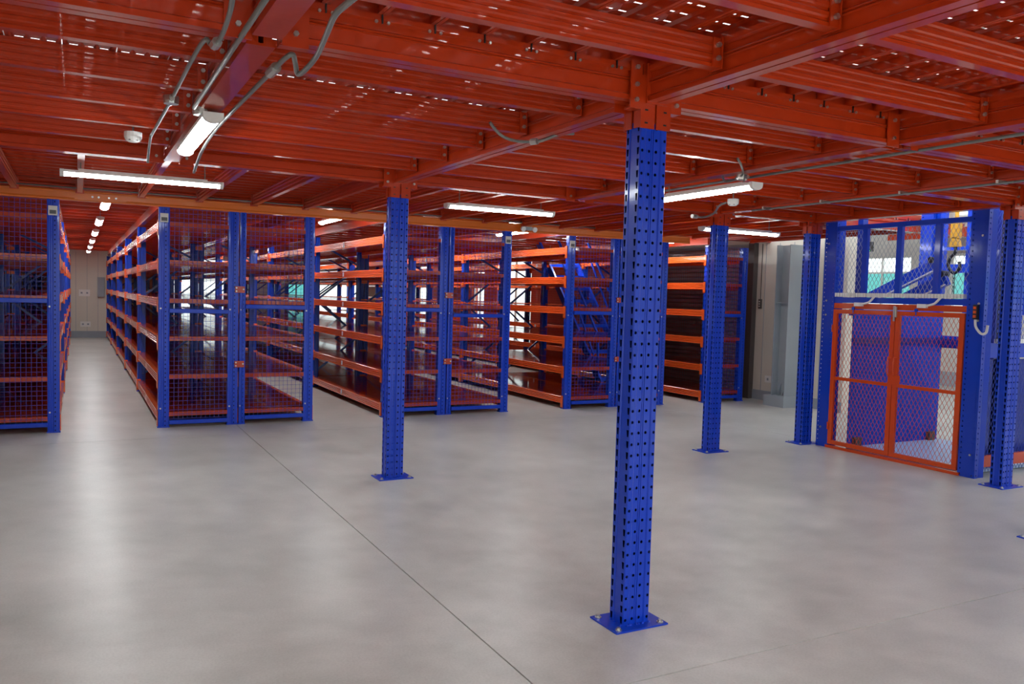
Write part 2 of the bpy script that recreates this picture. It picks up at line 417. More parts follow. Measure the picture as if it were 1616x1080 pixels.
while X < XW:
    for k in range(5):
        if k < 2: inst('deck_plank', pmC, ceil, (X, y0c+k*PX, 0)); nA += 1
        else: far.add([(vx+X, vy+y0c+k*PX, vz) for vx, vy, vz in pc.v], pc.f)
    X += PW
far.build('far_deck_planks', M_or, ceil, kind='stuff')
print('planks', nA)

# ---------------------------------------------------------------- pillars
HP = 2.44
def pillar_meshes():
    mb = MB(); a, d = .078, .058   # half width in X, half depth in Y
    rd = RND(.0075)
    H = HP
    for s in (1, -1):
        # +-Y faces : round hole columns, with grooves between
        def P(x, y): return (s*x, -s*y, 0)
        segs = [(-a,-.058,0,0,1),(-.058,-.046,0,.0,0),(-.046,-.012,0,0,2),(-.012,.012,0,0,0),(.012,.046,0,0,2),(.046,.058,0,0,0),(.058,a,0,0,1)]
        # plain strips with a shallow groove between flange and web
        def strip(x0, x1, y0, y1):
            mb.quad((s*x0,-s*y0,0),(s*x1,-s*y1,0),(s*x1,-s*y1,H),(s*x0,-s*y0,H))
        def hs(x0, x1, y, sh, pitch=.0535):
            mb.holes((s*x0,-s*y,0),(s,0,0),(0,0,1),x1-x0,H,pitch,sh)
        strip(-a,-a+.004,d-.004,d); hs(-a+.004,-a+.022,d,rd)
        strip(-a+.022,-.048,d,d); strip(-.048,-.042,d,d-.007); strip(-.042,-.031,d-.007,d-.007); hs(-.031,-.011,d-.007,rd); strip(-.011,-.008,d-.007,d-.003)
        strip(-.008,-.002,d-.003,d-.003); strip(-.002,0,d-.003,d-.014); strip(0,.002,d-.014,d-.003); strip(.002,.008,d-.003,d-.003)
        strip(.008,.011,d-.003,d-.007); hs(.011,.031,d-.007,rd); strip(.031,.042,d-.007,d-.007); strip(.042,.048,d-.007,d); strip(.048,a-.022,d,d)
        hs(a-.022,a-.004,d,rd); strip(a-.004,a,d,d-.004)
        # +-X faces: two columns of teardrops with a recessed band between
        def stx(y0, y1, x0, x1): mb.quad((s*x0,s*y0,0),(s*x1,s*y1,0),(s*x1,s*y1,H),(s*x0,s*y0,H))
        mb.holes((s*a,-s*(d-.004),0),(0,s,0),(0,0,1),.026,H,.0535,DROP)
        stx(-(d-.030),-.024,a,a-.005); stx(-.024,.024,a-.005,a-.005); stx(.024,(d-.030),a-.005,a)
        mb.holes((s*a,s*(d-.030),0),(0,s,0),(0,0,1),.026,H,.0535,DROP)
    mb.quad((-a,-d+.004,H),(a,-d+.004,H),(a,d-.004,H),(-a,d-.004,H))
    return mb.mesh('post', M_blue)
pm_post = pillar_meshes()
wb = MB()  # liner sheets added inside the post so its holes read dark
for q in (-.067,.067): wb.quad((q,-.056,0),(q,.056,0),(q,.056,HP),(q,-.056,HP))
for sx in (-1,1):
    for sy in (-1,1): wb.quad((sx*.053,sy*.0505,0),(sx*.077,sy*.0505,0),(sx*.077,sy*.0505,HP),(sx*.053,sy*.0505,HP))
M_inner = mat('unlit_inner_blue', (.003,.008,.07), .6, spec=.1)  # near-black blue: the shade inside the posts is put into the colour
pm_liner = wb.mesh('dark_liner', M_inner)
pm_base = MB().box(-.155,.155,-.115,.115,0,.008).mesh('base_plate', M_blue)
pm_anchor = MB().cyl((0,0,0),(0,0,.004),.017,10).cyl((0,0,.004),(0,0,.014),.010,6).mesh('anchor_bolt', M_zinc)
weld = MB()
for i in range(26):
    t = random.random()*4; s = int(t); t -= s
    x, y = [(-.08+.16*t,-.063),(.083,-.06+.12*t),(.08-.16*t,.063),(-.083,.06-.12*t)][s]
    weld.cyl((x,y,.008),(x,y,.014+random.random()*.004),.009,5,.003)
pm_weld = weld.mesh('weld_bead', M_blue)
cp = MB()
for s in (-1, 1):
    # plates wrapping the head on the X faces and brackets on the Y faces
    cp.box(min(s*.079,s*.086), max(s*.079,s*.086), -.066,-.010, 2.42,2.60); cp.box(min(s*.079,s*.086), max(s*.079,s*.086), .010,.066, 2.42,2.60)
    cp.box(-.088,-.006, min(s*.059,s*.067), max(s*.059,s*.067), 2.415,2.66); cp.box(.006,.088, min(s*.059,s*.067), max(s*.059,s*.067), 2.415,2.66)
    cp.box(min(s*.086,s*.15), max(s*.086,s*.15), -.068,-.060, 2.50,2.715); cp.box(min(s*.086,s*.15), max(s*.086,s*.15), .060,.068, 2.50,2.715)
    cp.box(min(s*.086,s*.145), max(s*.086,s*.145), -.062,-.010, 2.50,2.508)
    cp.box(-.062,.062, min(s*.068,s*.075), max(s*.068,s*.075), 2.53,2.715)
cp.box(-.07,.07,-.055,.055,2.441,2.715)
pm_cap = cp.mesh('head_bracket', M_or)
pm_slot = MB().box(-.009,.009,-.0015,0,-.004,.004).mesh('slot', M_dark)
def pillar(x, y, label):
    r = empty('pillar', (x, y, 0), label, 'pillar', 'blue perforated pillars under the mezzanine')
    inst('post', pm_post, r, (0,0,.008)); inst('base_plate', pm_base, r); inst('dark_liner', pm_liner, r, (0,0,.008))
    inst('weld_bead', pm_weld, r)
    for sx in (-.125,.125):
        for sy in (-.088,.088): inst('anchor_bolt', pm_anchor, r, (sx,sy,.008))
    c = inst('head_bracket', pm_cap, r)
    for dz in (2.54,2.61,2.69): inst('bolt', bolt_y, c, (-.118,-.068,dz)); inst('bolt', bolt_y, c, (.118,-.068,dz))
    for sx in (-.055,.055):
        for dz in (2.44,2.50): inst('slot', pm_slot, c, (sx,-.067,dz))
pillar(0, 0, 'large blue perforated pillar in front, nearest the camera, with a bolted base plate')
pillar(0, PY, 'blue perforated pillar standing in front of the second block of shelving, left of the nearest pillar')
pillar(PX, PY, 'blue perforated pillar right of the nearest pillar, hiding the left corner of the rightmost rack')
pillar(5.03, PY+.03, 'blue perforated pillar just left of the goods lift')
pillar(5.03, 1.186, 'blue perforated pillar in front of the right side of the goods lift')
pillar(PX, 0, 'blue perforated pillar at the right picture edge, only a corner of its base plate in view')

# ---------------------------------------------------------------- shelving
PWX, PDY, HR = .115, .08, 2.50
def rack_post():
    mb = MB(); w, d, H = PWX, PDY, HR
    sq = SQ(.0055,.008); 
    for y, s in ((0,1),(d,-1)):
        def st(x0,x1,dy0,dy1): mb.quad((x0,y+s*dy0,0),(x1,y+s*dy1,0),(x1,y+s*dy1,H),(x0,y+s*dy0,H))
        st(0,.018,.003,0); st(.018,.030,0,0); st(.030,.036,0,.009); st(.036,.052,.009,.009); st(.052,.058,.009,0)
        if s > 0: mb.holes((.058,y,0),(1,0,0),(0,0,1),.03,H,.05,sq)
        else: st(.058,.088,0,0)
        st(.088,.097,0,0); st(.097,.115,0,.003)
    for x in (0,w):
        mb.holes((x,.003,0),(0,1,0),(0,0,1),.03,H,.075,DROP); mb.quad((x,.033,0),(x,.047,0),(x,.047,H),(x,.033,H))
        mb.holes((x,.047,0),(0,1,0),(0,0,1),.03,H,.075,DROP)
    mb.quad((0,0,H),(w,0,H),(w,d,H),(0,d,H))
    mb.box(-.008,w+.008,-.006,d+.006,0,.012)
    return mb.mesh('upright', M_blue)
m_up = rack_post()
m_upliner = MB().quad((.054,.010,0),(.096,.010,0),(.096,.010,HR-.01),(.054,.010,HR-.01)).mesh('dark_liner', M_inner)  # dark sheet added behind the front holes, standing in for shade
def rack_beam(L):   # outer face towards -x, connector plates at both ends
    h = .1
    P = [(.003,0),(0,.003),(0,.016),(.009,.022),(.009,.030),(0,.036),(0,.042),(.009,.048),(.009,.055),(0,.061),(0,.067),(.009,.073),(.009,.079),(0,.085),(0,.097),(.003,h),(.05,h),(.05,0)]
    mb = MB().prism(P, 'y', 0, L)
    for y0 in (-.045, L-.0):
        mb.add([(-.012,y0,-.055),(-.012,y0+.045,-.055),(-.012,y0+.045,.115),(-.012,y0,.115),(-.002,y0,-.062),(-.002,y0+.045,-.062),(-.002,y0+.045,.115),(-.002,y0,.115)],
               [(0,1,2,3),(7,6,5,4),(0,4,5,1),(1,5,6,2),(2,6,7,3),(3,7,4,0)])
        yy = 0 if y0 < 0 else L
        mb.box(-.012,.045, yy+(.0 if y0<0 else -.006), yy+(.006 if y0<0 else 0), -.05,.115)
    return mb.mesh('beam', M_beam)
m_beam = rack_beam(BAY-PDY)
m_tag = MB().box(-.003,0,-.03,.03,.02,.08).mesh('price_label_holder', M_tag)
m_ink = MB().box(-.0035,-.003,-.022,.022,.03,.045).box(-.0035,-.003,-.022,.012,.055,.07).mesh('print', M_ink)
def shelf_mesh(w, L):
    mb = MB(); n = 12; p = L/n; prof = []
    for i in range(n):
        y0 = i*p; prof += [(y0+.002,-.006),(y0+.006,0),(y0+p*.5,.0),(y0+p-.006,0),(y0+p-.002,-.006)]
    prof += [(L-.002,-.03),(.002,-.03)]
    mb.prism(prof, 'x', 0, w)
    for i in range(n): mb.box(0,w,(i+.5)*p-.02,(i+.5)*p+.02,-.058,-.0305)
    return mb.mesh('shelf_panel', M_shelf)
def lip_mesh(w):
    mb = MB().holes((0,0,-.045),(0,0,1),(1,0,0),.045,w,.05,SQ(.006,.006))
    mb.quad((0,0,0),(w,0,0),(w,PDY,0),(0,PDY,0)); mb.quad((0,0,-.045),(w,0,-.045),(w,.03,-.045),(0,.03,-.045))
    mb.box(0,w,.02,.03,-.044,-.002)
    return mb.mesh('shelf_lip', M_or)
def mesh_panel(w, z0, z1):
    mb = MB(); r = .0016
    n = round(w/.0505); 
    for i in range(1, n):
        x = w*i/n; mb.box(x-r,x+r,-r,r,z0,z1)
    n = round((z1-z0)/.0505)
    for i in range(n+1):
        z = z0+(z1-z0)*i/n; mb.box(0,w,r,3*r,z-r,z+r)
    return mb.mesh('wire_mesh', M_wire)
LEV = [.175,.605,1.04,1.475,1.91,2.34]
cache = {}
def cget(k, f):
    if k not in cache: cache[k] = f()
    return cache[k]
m_bolt = MB().cyl((0,0,0),(0,-.008,0),.010,6).mesh('bolt', M_zinc)
m_tag2 = MB().box(0,.085,-.012,-.002,2.33,2.43).mesh('white_tag', M_tag)
m_tagi = MB().box(.012,.074,-.0125,-.012,2.345,2.385).mesh('print', M_ink)
def rack(x0, x1, label, mid, nb=NB, lo=.03, narrow=None, tag=None, front=True, ys0=YF, backstrip=False, mesh=True):
    r = empty('shelving_rack', (x0, ys0, 0), label, 'shelving', 'blue and orange shelving racks')
    w = x1-x0
    nl = (.6 if narrow == 'l' else 1); nr = (.6 if narrow == 'r' else 1)
    for b_ in range(nb+1):
        for sx, nn in ((0,nl),(1,nr)):
            p = inst('upright', m_up, r, (0 if sx == 0 else w-PWX*nn, b_*BAY, 0), scale=(nn,1,1) if nn != 1 else None)
            if b_ == 0 and front:
                inst('dark_liner', m_upliner, p)
                for z in (.22,1.36): inst('bolt', m_bolt, p, (.022,-.0,z))
                if tag == 'lr'[sx]: t = inst('white_tag', m_tag2, p, (.012,0,0)); 
                if tag == 'lr'[sx]: inst('print', m_tagi, p, (.012,0,0))
        # zigzag bracing of each upright frame
        def bm():
            mb = MB(); zs = [.25,.85,1.45,2.05,2.42]; a, c = PWX*.6, w-PWX*.6
            for i in range(4):
                p, q = ((a, zs[i]), (c, zs[i+1])) if i % 2 == 0 else ((c, zs[i]), (a, zs[i+1]))
                mb.bar((p[0],.04,p[1]),(q[0],.04,q[1]),.03,.035,(0,1,0))
            mb.bar((a,.04,.15),(c,.04,.15),.03,.035,(0,1,0))
            return mb.mesh('brace', M_blued)
        if b_ > 0 : inst('brace', cget(('brace',round(w,3)), bm), r, (0, b_*BAY, 0))
    for b_ in range(nb):
        for z in LEV:
            y = b_*BAY+PDY
            bb = inst('beam', m_beam, r, (0, y, z-.1))
            b2 = inst('beam', m_beam, r, (w, y+BAY-PDY, z-.1), rz=math.pi)
            if b_ < 2:
                for q in (bb, b2):
                    lab = inst('sticker', m_tag, q, (0,(BAY-PDY)/2,0)); 
            sm = cget(('sh',round(w,3)), lambda: shelf_mesh(w-.1, BAY-PDY-.006))
            inst('shelf_panel', sm, r, (.05, b_*BAY+PDY+.003, z-.001), scale=None)
            if b_ == 0:
                wl = w-PWX*(nl+nr)
                inst('shelf_lip', cget(('lip',round(wl,3)), lambda: lip_mesh(wl)), r, (PWX*nl, .0, z))
    if mesh:
        wl = w-PWX*(nl+nr)
        inst('wire_mesh', cget(('mp',round(wl,3)), lambda: mesh_panel(wl, .10, 2.49)), r, (PWX*nl, -.012, 0))
        for z, nm in ((mid,'rail'),(lo+.03,'rail')):
            me = cget(('rail',round(wl,3)), lambda: MB().prism([(-.022,-.02),(-.022,.02),(-.016,.025),(.0,.025),(.0,-.025),(-.016,-.025)], 'x', 0, wl).mesh('rail', M_blue))
            inst('rail', me, r, (PWX*nl, -.004, z))
    if backstrip:
        me = MB().box(-.02,.02,0,.04,0,2.5).mesh('back_strip', M_or)
        wm = mesh_panel(BAY, .1, 2.5).copy(); wm.materials[0] = M_or
        for k in range(2): inst('wire_mesh', wm, r, (w+.012, .04+k*BAY, 0), rz=math.pi/2)
        for k in range(4): inst('back_strip', me, r, (w-.075, .9+k*1.25, 0))
    return r
rk = []
rk.append(rack(*RX[0], 'shelving rack against the left wall, seen only through the rack at the left edge', 1.4, narrow='r'))
rk.append(rack(*RX[1], 'shelving rack at the left picture edge, left side of the long empty aisle', 1.42, lo=.06, narrow=None, tag='r'))
rk.append(rack(*RX[2], 'rack forming the right side of the long empty aisle, white tag on its corner post', 1.335, lo=.03, tag='l'))
rk.append(rack(*RX[3], 'shelving rack back to back with the one along the long aisle, its right-hand neighbour', 1.40, lo=.05, narrow='l'))
rk.append(rack(*RX[4], 'shelving rack whose front mesh starts behind the second pillar, left half of the middle block', 1.40, lo=.06))
rk.append(rack(*RX[5], 'right half of the middle shelving block, white tag on its right corner post', 1.335, lo=.05, narrow='l', tag='r'))
rk.append(rack(*RX[6], 'shelving rack just left of the nearest pillar, with the blue staircase showing through its mesh', 1.40, lo=.06, tag='l'))
rk.append(rack(*RX[7], 'short one-bay shelving rack mostly hidden behind the nearest pillar, blue staircase behind it', 1.40, lo=.05, nb=1, narrow='l'))
rk.append(rack(*RX[8], 'rightmost shelving rack, standing against the dark roller shutter', 1.40, lo=.05, backstrip=True))
# orange brackets tying back-to-back uprights
brk = MB().box(-.035,.075,-.012,-.004,0,.075).mesh('tie_bracket', M_or)
for i in (3, 5, 7):
    for z in (.68,1.56):
        q = inst('tie_bracket', brk, rk[i], (-.02,-.004,z))
        for p in ((-.02,.018),(-.02,.057),(.06,.04)): inst('bolt', m_bolt, q, (p[0],-.012,p[1]))

# ---------------------------------------------------------------- blue staircase in the aisle behind the short rack
st = empty('staircase', (5.95, 8.4, 0), 'steep blue open-tread metal staircase rising behind the racks left of the nearest pillar', 'staircase')
S0, S1 = Vector((0,.05,0)), Vector((0,2.5,2.70))
for s in (-1, 1):
    d = (S1-S0)
    MB().bar(S0+Vector((s*.33,0,.02)), S1+Vector((s*.33,0,0)), .04, .13).build('stringer', M_blue, st)
    MB().bar(S0+Vector((s*.33,.25,1.0)), S1+Vector((s*.33,-.55,.85-.6)), .035, .035).bar(S0+Vector((s*.33,.18,.2)), S0+Vector((s*.33,.25,1.0)), .03, .03).build('handrail', M_blue, st)
    MB().bar(S0+Vector((s*.33,.35,.62)), S1+Vector((s*.33,-.75,-.15)), .025, .025).build('mid_rail', M_blue, st)
for k in range(1, 12):
    p = S0+(S1-S0)*(k/12)
    MB().box(-.31,.31,p.y-.09,p.y+.11,p.z-.02,p.z+.015).box(-.31,.31,p.y-.09,p.y-.08,p.z-.045,p.z-.02).build('tread', M_blue, st)

# ---------------------------------------------------------------- roller shutter, column, sockets on the right wall
sh = empty('roller_shutter', (XW, 7.03, 0), 'dark grey ribbed roller shutter in the right wall behind the rightmost rack', 'roller shutter')
slat = MB().prism([(-.055,0),(-.085,.02),(-.085,.055),(-.055,.078),(-.045,.078),(-.045,0)], 'y', .14, 3.9).mesh('slat', M_shut)
for k in range(33): inst('slat', slat, sh, (0,0,k*.079))
MB().box(-.10,-.002,0,.13,0,2.62).build('guide', M_shfr, sh); MB().box(-.10,-.002,3.9,4.02,0,2.62).build('guide', M_shfr, sh)
co = empty('steel_column', (7.42, 6.1, 0), 'pale grey steel column on a painted concrete plinth beside the right wall', 'column')
MB().box(-.13,.13,-.14,-.127,.17,2.53).box(-.13,.13,.127,.14,.17,2.53).box(-.006,.006,-.127,.127,.17,2.53).build('column_shaft', M_col, co)
MB().prism([(-.2,-.2),(.24,-.2),(.24,.22),(-.2,.22)], 'z', 0, .165).box(-.19,.23,-.19,.21,.165,.172).build('plinth', M_col, co)
MB().box(-.12,-.006,-.127,.127,1.62,1.635).box(.006,.12,-.127,.127,1.62,1.635).build('stiffener', M_col, co)
for s in (-1,1): MB().prism([(-.1,.17),(-.006,.17),(-.006,.36)], 'y', s*.05-.005, s*.05+.005).build('gusset', M_col, co)
def socket(axis, p, label, w=.15, kind='socket', h=.085):
    r = empty('wall_socket', p, label, kind)
    if axis == 'x':
        MB().box(-.014,0,-w/2,w/2,-h/2,h/2).build('face_plate', M_white, r)
        for s in (-1,1): MB().box(-.017,-.014,s*w/4-.018,s*w/4+.018,-.02,.02).build('outlet', M_bb, r)
    else:
        MB().box(-w/2,w/2,-.014,0,-h/2,h/2).build('face_plate', M_white, r)
        for s in (-1,1): MB().box(s*w/4-.025,s*w/4+.025,-.017,-.014,-.025,.025).build('outlet', M_bb, r)
socket('x', (XW,6.62,.36), 'white double socket low on the right wall left of the grey column', .26, h=.11)
socket('y', (-2.22,YE,1.36), 'white double switch plate at chest height on the end wall of the long aisle', .3, 'switch', .2)
socket('y', (-2.19,YE,.41), 'white double socket low on the end wall of the long aisle', .28, 'socket', .16)
pb = empty('distribution_box', (-1.77,YE,1.55), 'grey distribution box on the end wall at the right of the long aisle', 'electrical box')
MB().box(-.10,.10,-.08,0,-.3,.3).build('body', M_col, pb)
MB().box(-.09,.09,-.088,-.08,-.285,.285).build('door', M_bb, pb)
sw = empty('remote_switch', (XW,6.93,1.6), 'small brown shutter control switch with a thin cable on the right wall', 'switch')
MB().box(-.03,0,-.03,.03,-.08,.08).build('body', M_shfr, sw)
for z in (-.04,.0,.04): MB().cyl((-.03,0,z),(-.036,0,z),.012,8).build('button', M_white, sw)
MB().cyl((-.01,0,.08),(-.01,0,1.0),.006,6).build('cable', M_dark, sw)

# ---------------------------------------------------------------- lights
def batten(x, y, z, L, axis, label, group, hang=True):
    r = empty('batten_light', (x,y,z), label, 'ceiling light', group, rz=0 if axis == 'y' else -math.pi/2)
    h = L/2
    arc = [(.045*math.cos(t), -.006-.028*math.sin(t)) for t in [math.pi*i/10 for i in range(11)]]
    MB().prism(arc, 'y', -h, h, closed=True).build('diffuser', M_tubeE, r)
    MB().box(-.05,.05,-h,h,-.006,.014).box(-.03,.03,-h+.1,h-.1,.014,.03).build('housing', M_white, r)
    cap = [(.052*math.cos(t), -.006-.034*math.sin(t)) for t in [math.pi*i/8 for i in range(9)]]+[(-.052,.016),(.052,.016)]
    MB().prism(cap, 'y', -h-.03, -h).build('end_cap', M_white, r); MB().prism(cap, 'y', h, h+.03).build('end_cap', M_white, r)
    if hang:
        for s in (-.4,.4): MB().cyl((0,s*L,.03),(0,s*L,ZG-z+.02),.005,6).build('hanger', M_cond, r)
g1 = 'lit white batten lights'
batten(-1.80, 1.97, 2.505, 1.22, 'y', 'lit white batten light fixed lengthwise under the beam at upper left, nearest the camera', g1, False)
batten(-1.93, 4.28, 2.50, 1.18, 'x', 'lit white batten light hanging crosswise before the long aisle at left', g1)
batten(1.43, 4.33, 2.50, 1.18, 'x', 'lit white batten light hanging crosswise left of the nearest pillar', g1)
batten(1.85, 1.71, 2.45, 1.07, 'y', 'lit white batten light just right of the nearest pillar', g1)
batten(4.82, 4.45, 2.495, 1.2, 'x', 'lit white batten light hanging behind the pillar left of the lift', g1)
AX = {-2.10: 'the long empty aisle at left', .59: 'the aisle left of the middle shelving block', 3.33: 'the aisle right of the middle shelving block', 5.98: 'the staircase aisle'}
OD = ['first', 'second', 'third', 'fourth', 'fifth', 'added farthest']
for ax, nm in AX.items():
    for k in range(6):
        if k == 5 and ax > 0: continue  # the long aisle gets an added farthest light to brighten its end wall
        batten(ax-.03, 7.45+k*3.05, 2.56, 1.2, 'y', '%s lit batten light from the front, above %s' % (OD[k], nm), 'aisle batten lights')

# unseen lit battens on tracks, added upstairs to put bright dashes on joists
for n_, x_ in enumerate((-2.3,-1.1,2.2,3.4)):
    tr = empty('trim_%d' % (3+n_), (x_,0,5.2), kind='structure')
    MB().box(-.03,.03,-11,YE,.03,.08).build('added_light_track', M_white, tr)
    for k in range(9): MB().box(-.05,.05,-10.6+k*1.45,-9.3+k*1.45,-.03,.03).build('diffuser', M_tubeE, tr)

# ---------------------------------------------------------------- conduits and detectors
def pipe(name, pts, r, label, cat='conduit', M=M_cond, sub=6, parts=()):
    o = MB().tube(pts, r*.82, 8, sub).build(name, M, smooth=True, label=label, cat=cat)
    for p in parts: MB().cyl(p[0], p[1], r*1.7, 8).build('coupling', M_zinc, o)
    return o
import sys
def ray(px, py, z):
    d = fw + r2*(px-808)/fpx - u2*(py-540)/fpx
    t = (z-cz)/d.z
    return Vector((cx,cy,cz))+d*t
# real positions, computed once from survey pixels and the height of the run
A = ray
pipe('conduit', [A(368,-30,2.50),A(365,10,2.5),A(352,52,2.50),A(340,70,2.5),A(332,70,2.53),A(326,62,2.55),A(316,72,2.56),A(300,100,2.56),A(270,158,2.56),A(238,215,2.55)], .011, 'thin grey conduit running down to the smoke detector at upper left', parts=[(A(343,66,2.5),A(338,72,2.5)),(A(272,154,2.56),A(268,162,2.56))])
pipe('conduit', [A(238,215,2.53),A(235,235,2.50),A(233,256,2.45)], .010, 'short hanging grey conduit stub beside the smoke detector')
pipe('conduit', [(-1.90,-2.2,2.525),(-1.90,0,2.525),(-1.90,1.3,2.525)], .013, 'straight grey conduit along the beam down to the nearest batten light', sub=1)
pipe('conduit', [A(580,-20,2.48),A(545,8,2.48),A(528,25,2.48),A(515,55,2.49),A(500,88,2.50),A(482,110,2.50),A(470,117,2.51),A(466,100,2.53),A(462,86,2.54),A(450,92,2.53),A(430,112,2.53),A(395,147,2.53),A(340,205,2.53),A(318,240,2.52),A(306,272,2.45)], .013, 'bent grey conduit with a hooked offset right of the upper-left beam', parts=[(A(436,106,2.53),A(426,116,2.53))])
pipe('conduit', [(XL+.2,YF-.10,2.625),(0,YF-.10,2.625),(4.6,YF-.10,2.625)], .010, 'long thin conduit running along the orange beam above the rack fronts', sub=1)
pipe('conduit', [A(773,193,2.60),A(790,213,2.54),A(812,222,2.51),A(840,224,2.50),A(858,221,2.51),A(882,212,2.55),A(905,211,2.57)], .011, 'sagging grey flexible conduit under the beam left of the nearest pillar', parts=[(A(838,224,2.50),A(848,223,2.5))])
pipe('conduit', [(1.93,2.5,2.525),(1.93,0,2.525),(1.93,-3,2.525)], .012, 'straight conduit along the beam right of the nearest pillar, ending above its batten light', sub=1)
pipe('conduit', [A(1164,250,2.6),A(1170,262,2.56),A(1172,275,2.53),A(1160,283,2.52),A(1145,287,2.51),A(1140,275,2.55),A(1148,273,2.56)], .010, 'curled flexible conduit above the batten light right of the nearest pillar')
third = pipe('conduit', [(3.50,2.9,2.525),(3.50,1.5,2.525),(3.50,-2,2.525)], .011, 'pair of straight conduits along the third beam, starting at the smoke detector', sub=1)
MB().tube([(3.47,2.6,2.52),(3.47,1.5,2.52),(3.47,.3,2.52)], .0075, 8, 1).build('second_pipe', M_cond, third)
for y_ in (.4,1.2,2.0,2.7): MB().box(3.455,3.575,y_,y_+.02,2.522,2.546).build('clamp', M_zinc, third)
pipe('conduit', [A(1146,320,2.52),A(1135,325,2.50),A(1125,338,2.47),A(1108,343,2.46),A(1096,341,2.46)], .012, 'flexible conduit pair bending away from the smoke detector above the third pillar', parts=[(A(1100,342,2.46),A(1092,341,2.46))])
pipe('drain_pipe', [(-3.4,-.42,2.53),(-2.62,-.42,2.53),(-2.3,-.42,2.53)], .035, 'silver round pipe end with a black cap at the top left edge', 'pipe', M_zinc, 1, [])
def detector(p, label):
    r = empty('smoke_detector', p, label, 'smoke detector')
    MB().lathe([(0,.02),(.052,.02),(.052,-.012),(.045,-.03),(.03,-.04),(0,-.042)], 16).build('body', M_white, r)
    for k in range(6):
        a = k*math.pi/3
        MB().box(-.006,.006,-.003,.003,-.006,.006).build('vent', M_dark, r, (.040*math.cos(a)*1.03,.040*math.sin(a)*1.03,-.028), rz=a+math.pi/2)
    MB().cyl((0,0,.02),(0,0,.09),.006,6).build('stem', M_cond, r)
detector(A(210,214,2.55), 'white smoke detector at upper left beside the lengthwise batten light')
detector(A(1157,318,2.53), 'white smoke detector above the pillar left of the goods lift')
def jbox(p, label):
    r = empty('junction_box', p, label, 'junction box')
    MB().lathe([(0,-.02),(.036,-.02),(.038,-.005),(.038,.02),(0,.022)], 10).build('body', M_zinc, r)
    for k in range(2): MB().cyl((0,0,0),(0,(-.06 if k else .06),0),.014,8).build('spout', M_zinc, r)
jbox(A(270,158,2.55), 'small round junction box halfway along the conduit at upper left')
jbox(A(316,176,2.53), 'small round junction box at the upper end of the nearest batten light')
jbox(A(1171,280,2.52), 'small round junction box above the batten light right of the nearest pillar')
em = empty('emergency_lamp', (3.05,YF-.10,2.55), 'small twin-head emergency lamp on the orange beam above the middle shelving block', 'emergency lamp')
MB().box(-.06,.06,-.03,.03,-.03,.02).build('body', M_col, em)
for s in (-1,1): MB().cyl((s*.09,-.02,-.01),(s*.09,-.06,-.02),.03,10,.036).build('lamp_head', M_white, em)

# ---------------------------------------------------------------- goods lift
X0 = 5.10; YR0, YR1 = 1.47, 1.64; YL0, YL1 = 3.20, 3.36; XB = 6.85
lf = empty('goods_lift', (X0, 2.4, 0), 'blue goods lift cage with orange mesh double door and a hoist shaft above', 'lift')
LO = Vector((-X0,-2.4,0))
def lp(mb, name, M, parent=None, **k):
    mb.v = [tuple(Vector(p)+LO) for p in mb.v]
    return mb.build(name, M, parent or lf, **k)
def liftpost(x0, x1, y0, y1, H=3.3):
    mb = MB(); sq = SQ(.005,.007)
    w = y1-y0; n = 3
    for x in (x0, x1):
        mb.holes((x,y0,0),(0,1,0),(0,0,1),w*.3,H,.05,sq); mb.quad((x,y0+w*.3,0),(x,y0+w*.7,0),(x,y0+w*.7,H),(x,y0+w*.3,H)); mb.holes((x,y0+w*.7,0),(0,1,0),(0,0,1),w*.3,H,.05,sq)
    for y, s in ((y0,1),(y1,-1)):
        d = x1-x0
        mb.holes((x0,y,0),(1,0,0),(0,0,1),d*.35,H,.05,sq); mb.quad((x0+d*.35,y,0),(x0+d*.5,y+s*.012,0),(x0+d*.5,y+s*.012,H),(x0+d*.35,y,H)); mb.quad((x0+d*.5,y+s*.012,0),(x1,y,0),(x1,y,H),(x0+d*.5,y+s*.012,H))
    mb.quad((x0,y0,H),(x1,y0,H),(x1,y1,H),(x0,y1,H))
    return mb
for y0, y1 in ((YR0,YR1),(YL0,YL1)):
    lp(liftpost(X0-.02,X0+.12,y0,y1), 'corner_post', M_blue); lp(liftpost(XB-.12,XB,y0,y1), 'corner_post', M_blue)
def dmesh(o, U, V, w, h, cw, ch, t=.004):
    """expanded metal: two families of thin strands clipped to a w x h rectangle"""
    mb = MB(); o = Vector(o); U = Vector(U); V = Vector(V); k = ch/cw
    for s in (1, -1):
        n0 = -int(h/ch)-2; n1 = int(w/cw)+int(h/ch)+3
        for i in range(n0, n1):
            # v = s*k*(u - i*cw)  (+h for s=-1)
            pts = []
            def vv(u): return s*k*(u-i*cw)+(h if s < 0 else 0)
            def uu(v): return i*cw+(v-(h if s < 0 else 0))/(s*k)
            for u in (0,w):
                if -1e-9 <= vv(u) <= h+1e-9: pts.append((u,vv(u)))
            for v in (0,h):
                if 0 < uu(v) < w: pts.append((uu(v),v))
            if len(pts) >= 2:
                a, b_ = pts[0], max(pts[1:], key=lambda q: (q[0]-pts[0][0])**2+(q[1]-pts[0][1])**2)
                if (a[0]-b_[0])**2+(a[1]-b_[1])**2 > 1e-4:
                    nrm = U.cross(V)
                    mb.bar(o+U*a[0]+V*a[1]+nrm*.001*s, o+U*b_[0]+V*b_[1]+nrm*.001*s, t, t*.6, nrm)
    return mb
YU = (0,1,0); ZU = (0,0,1); XU = (1,0,0)
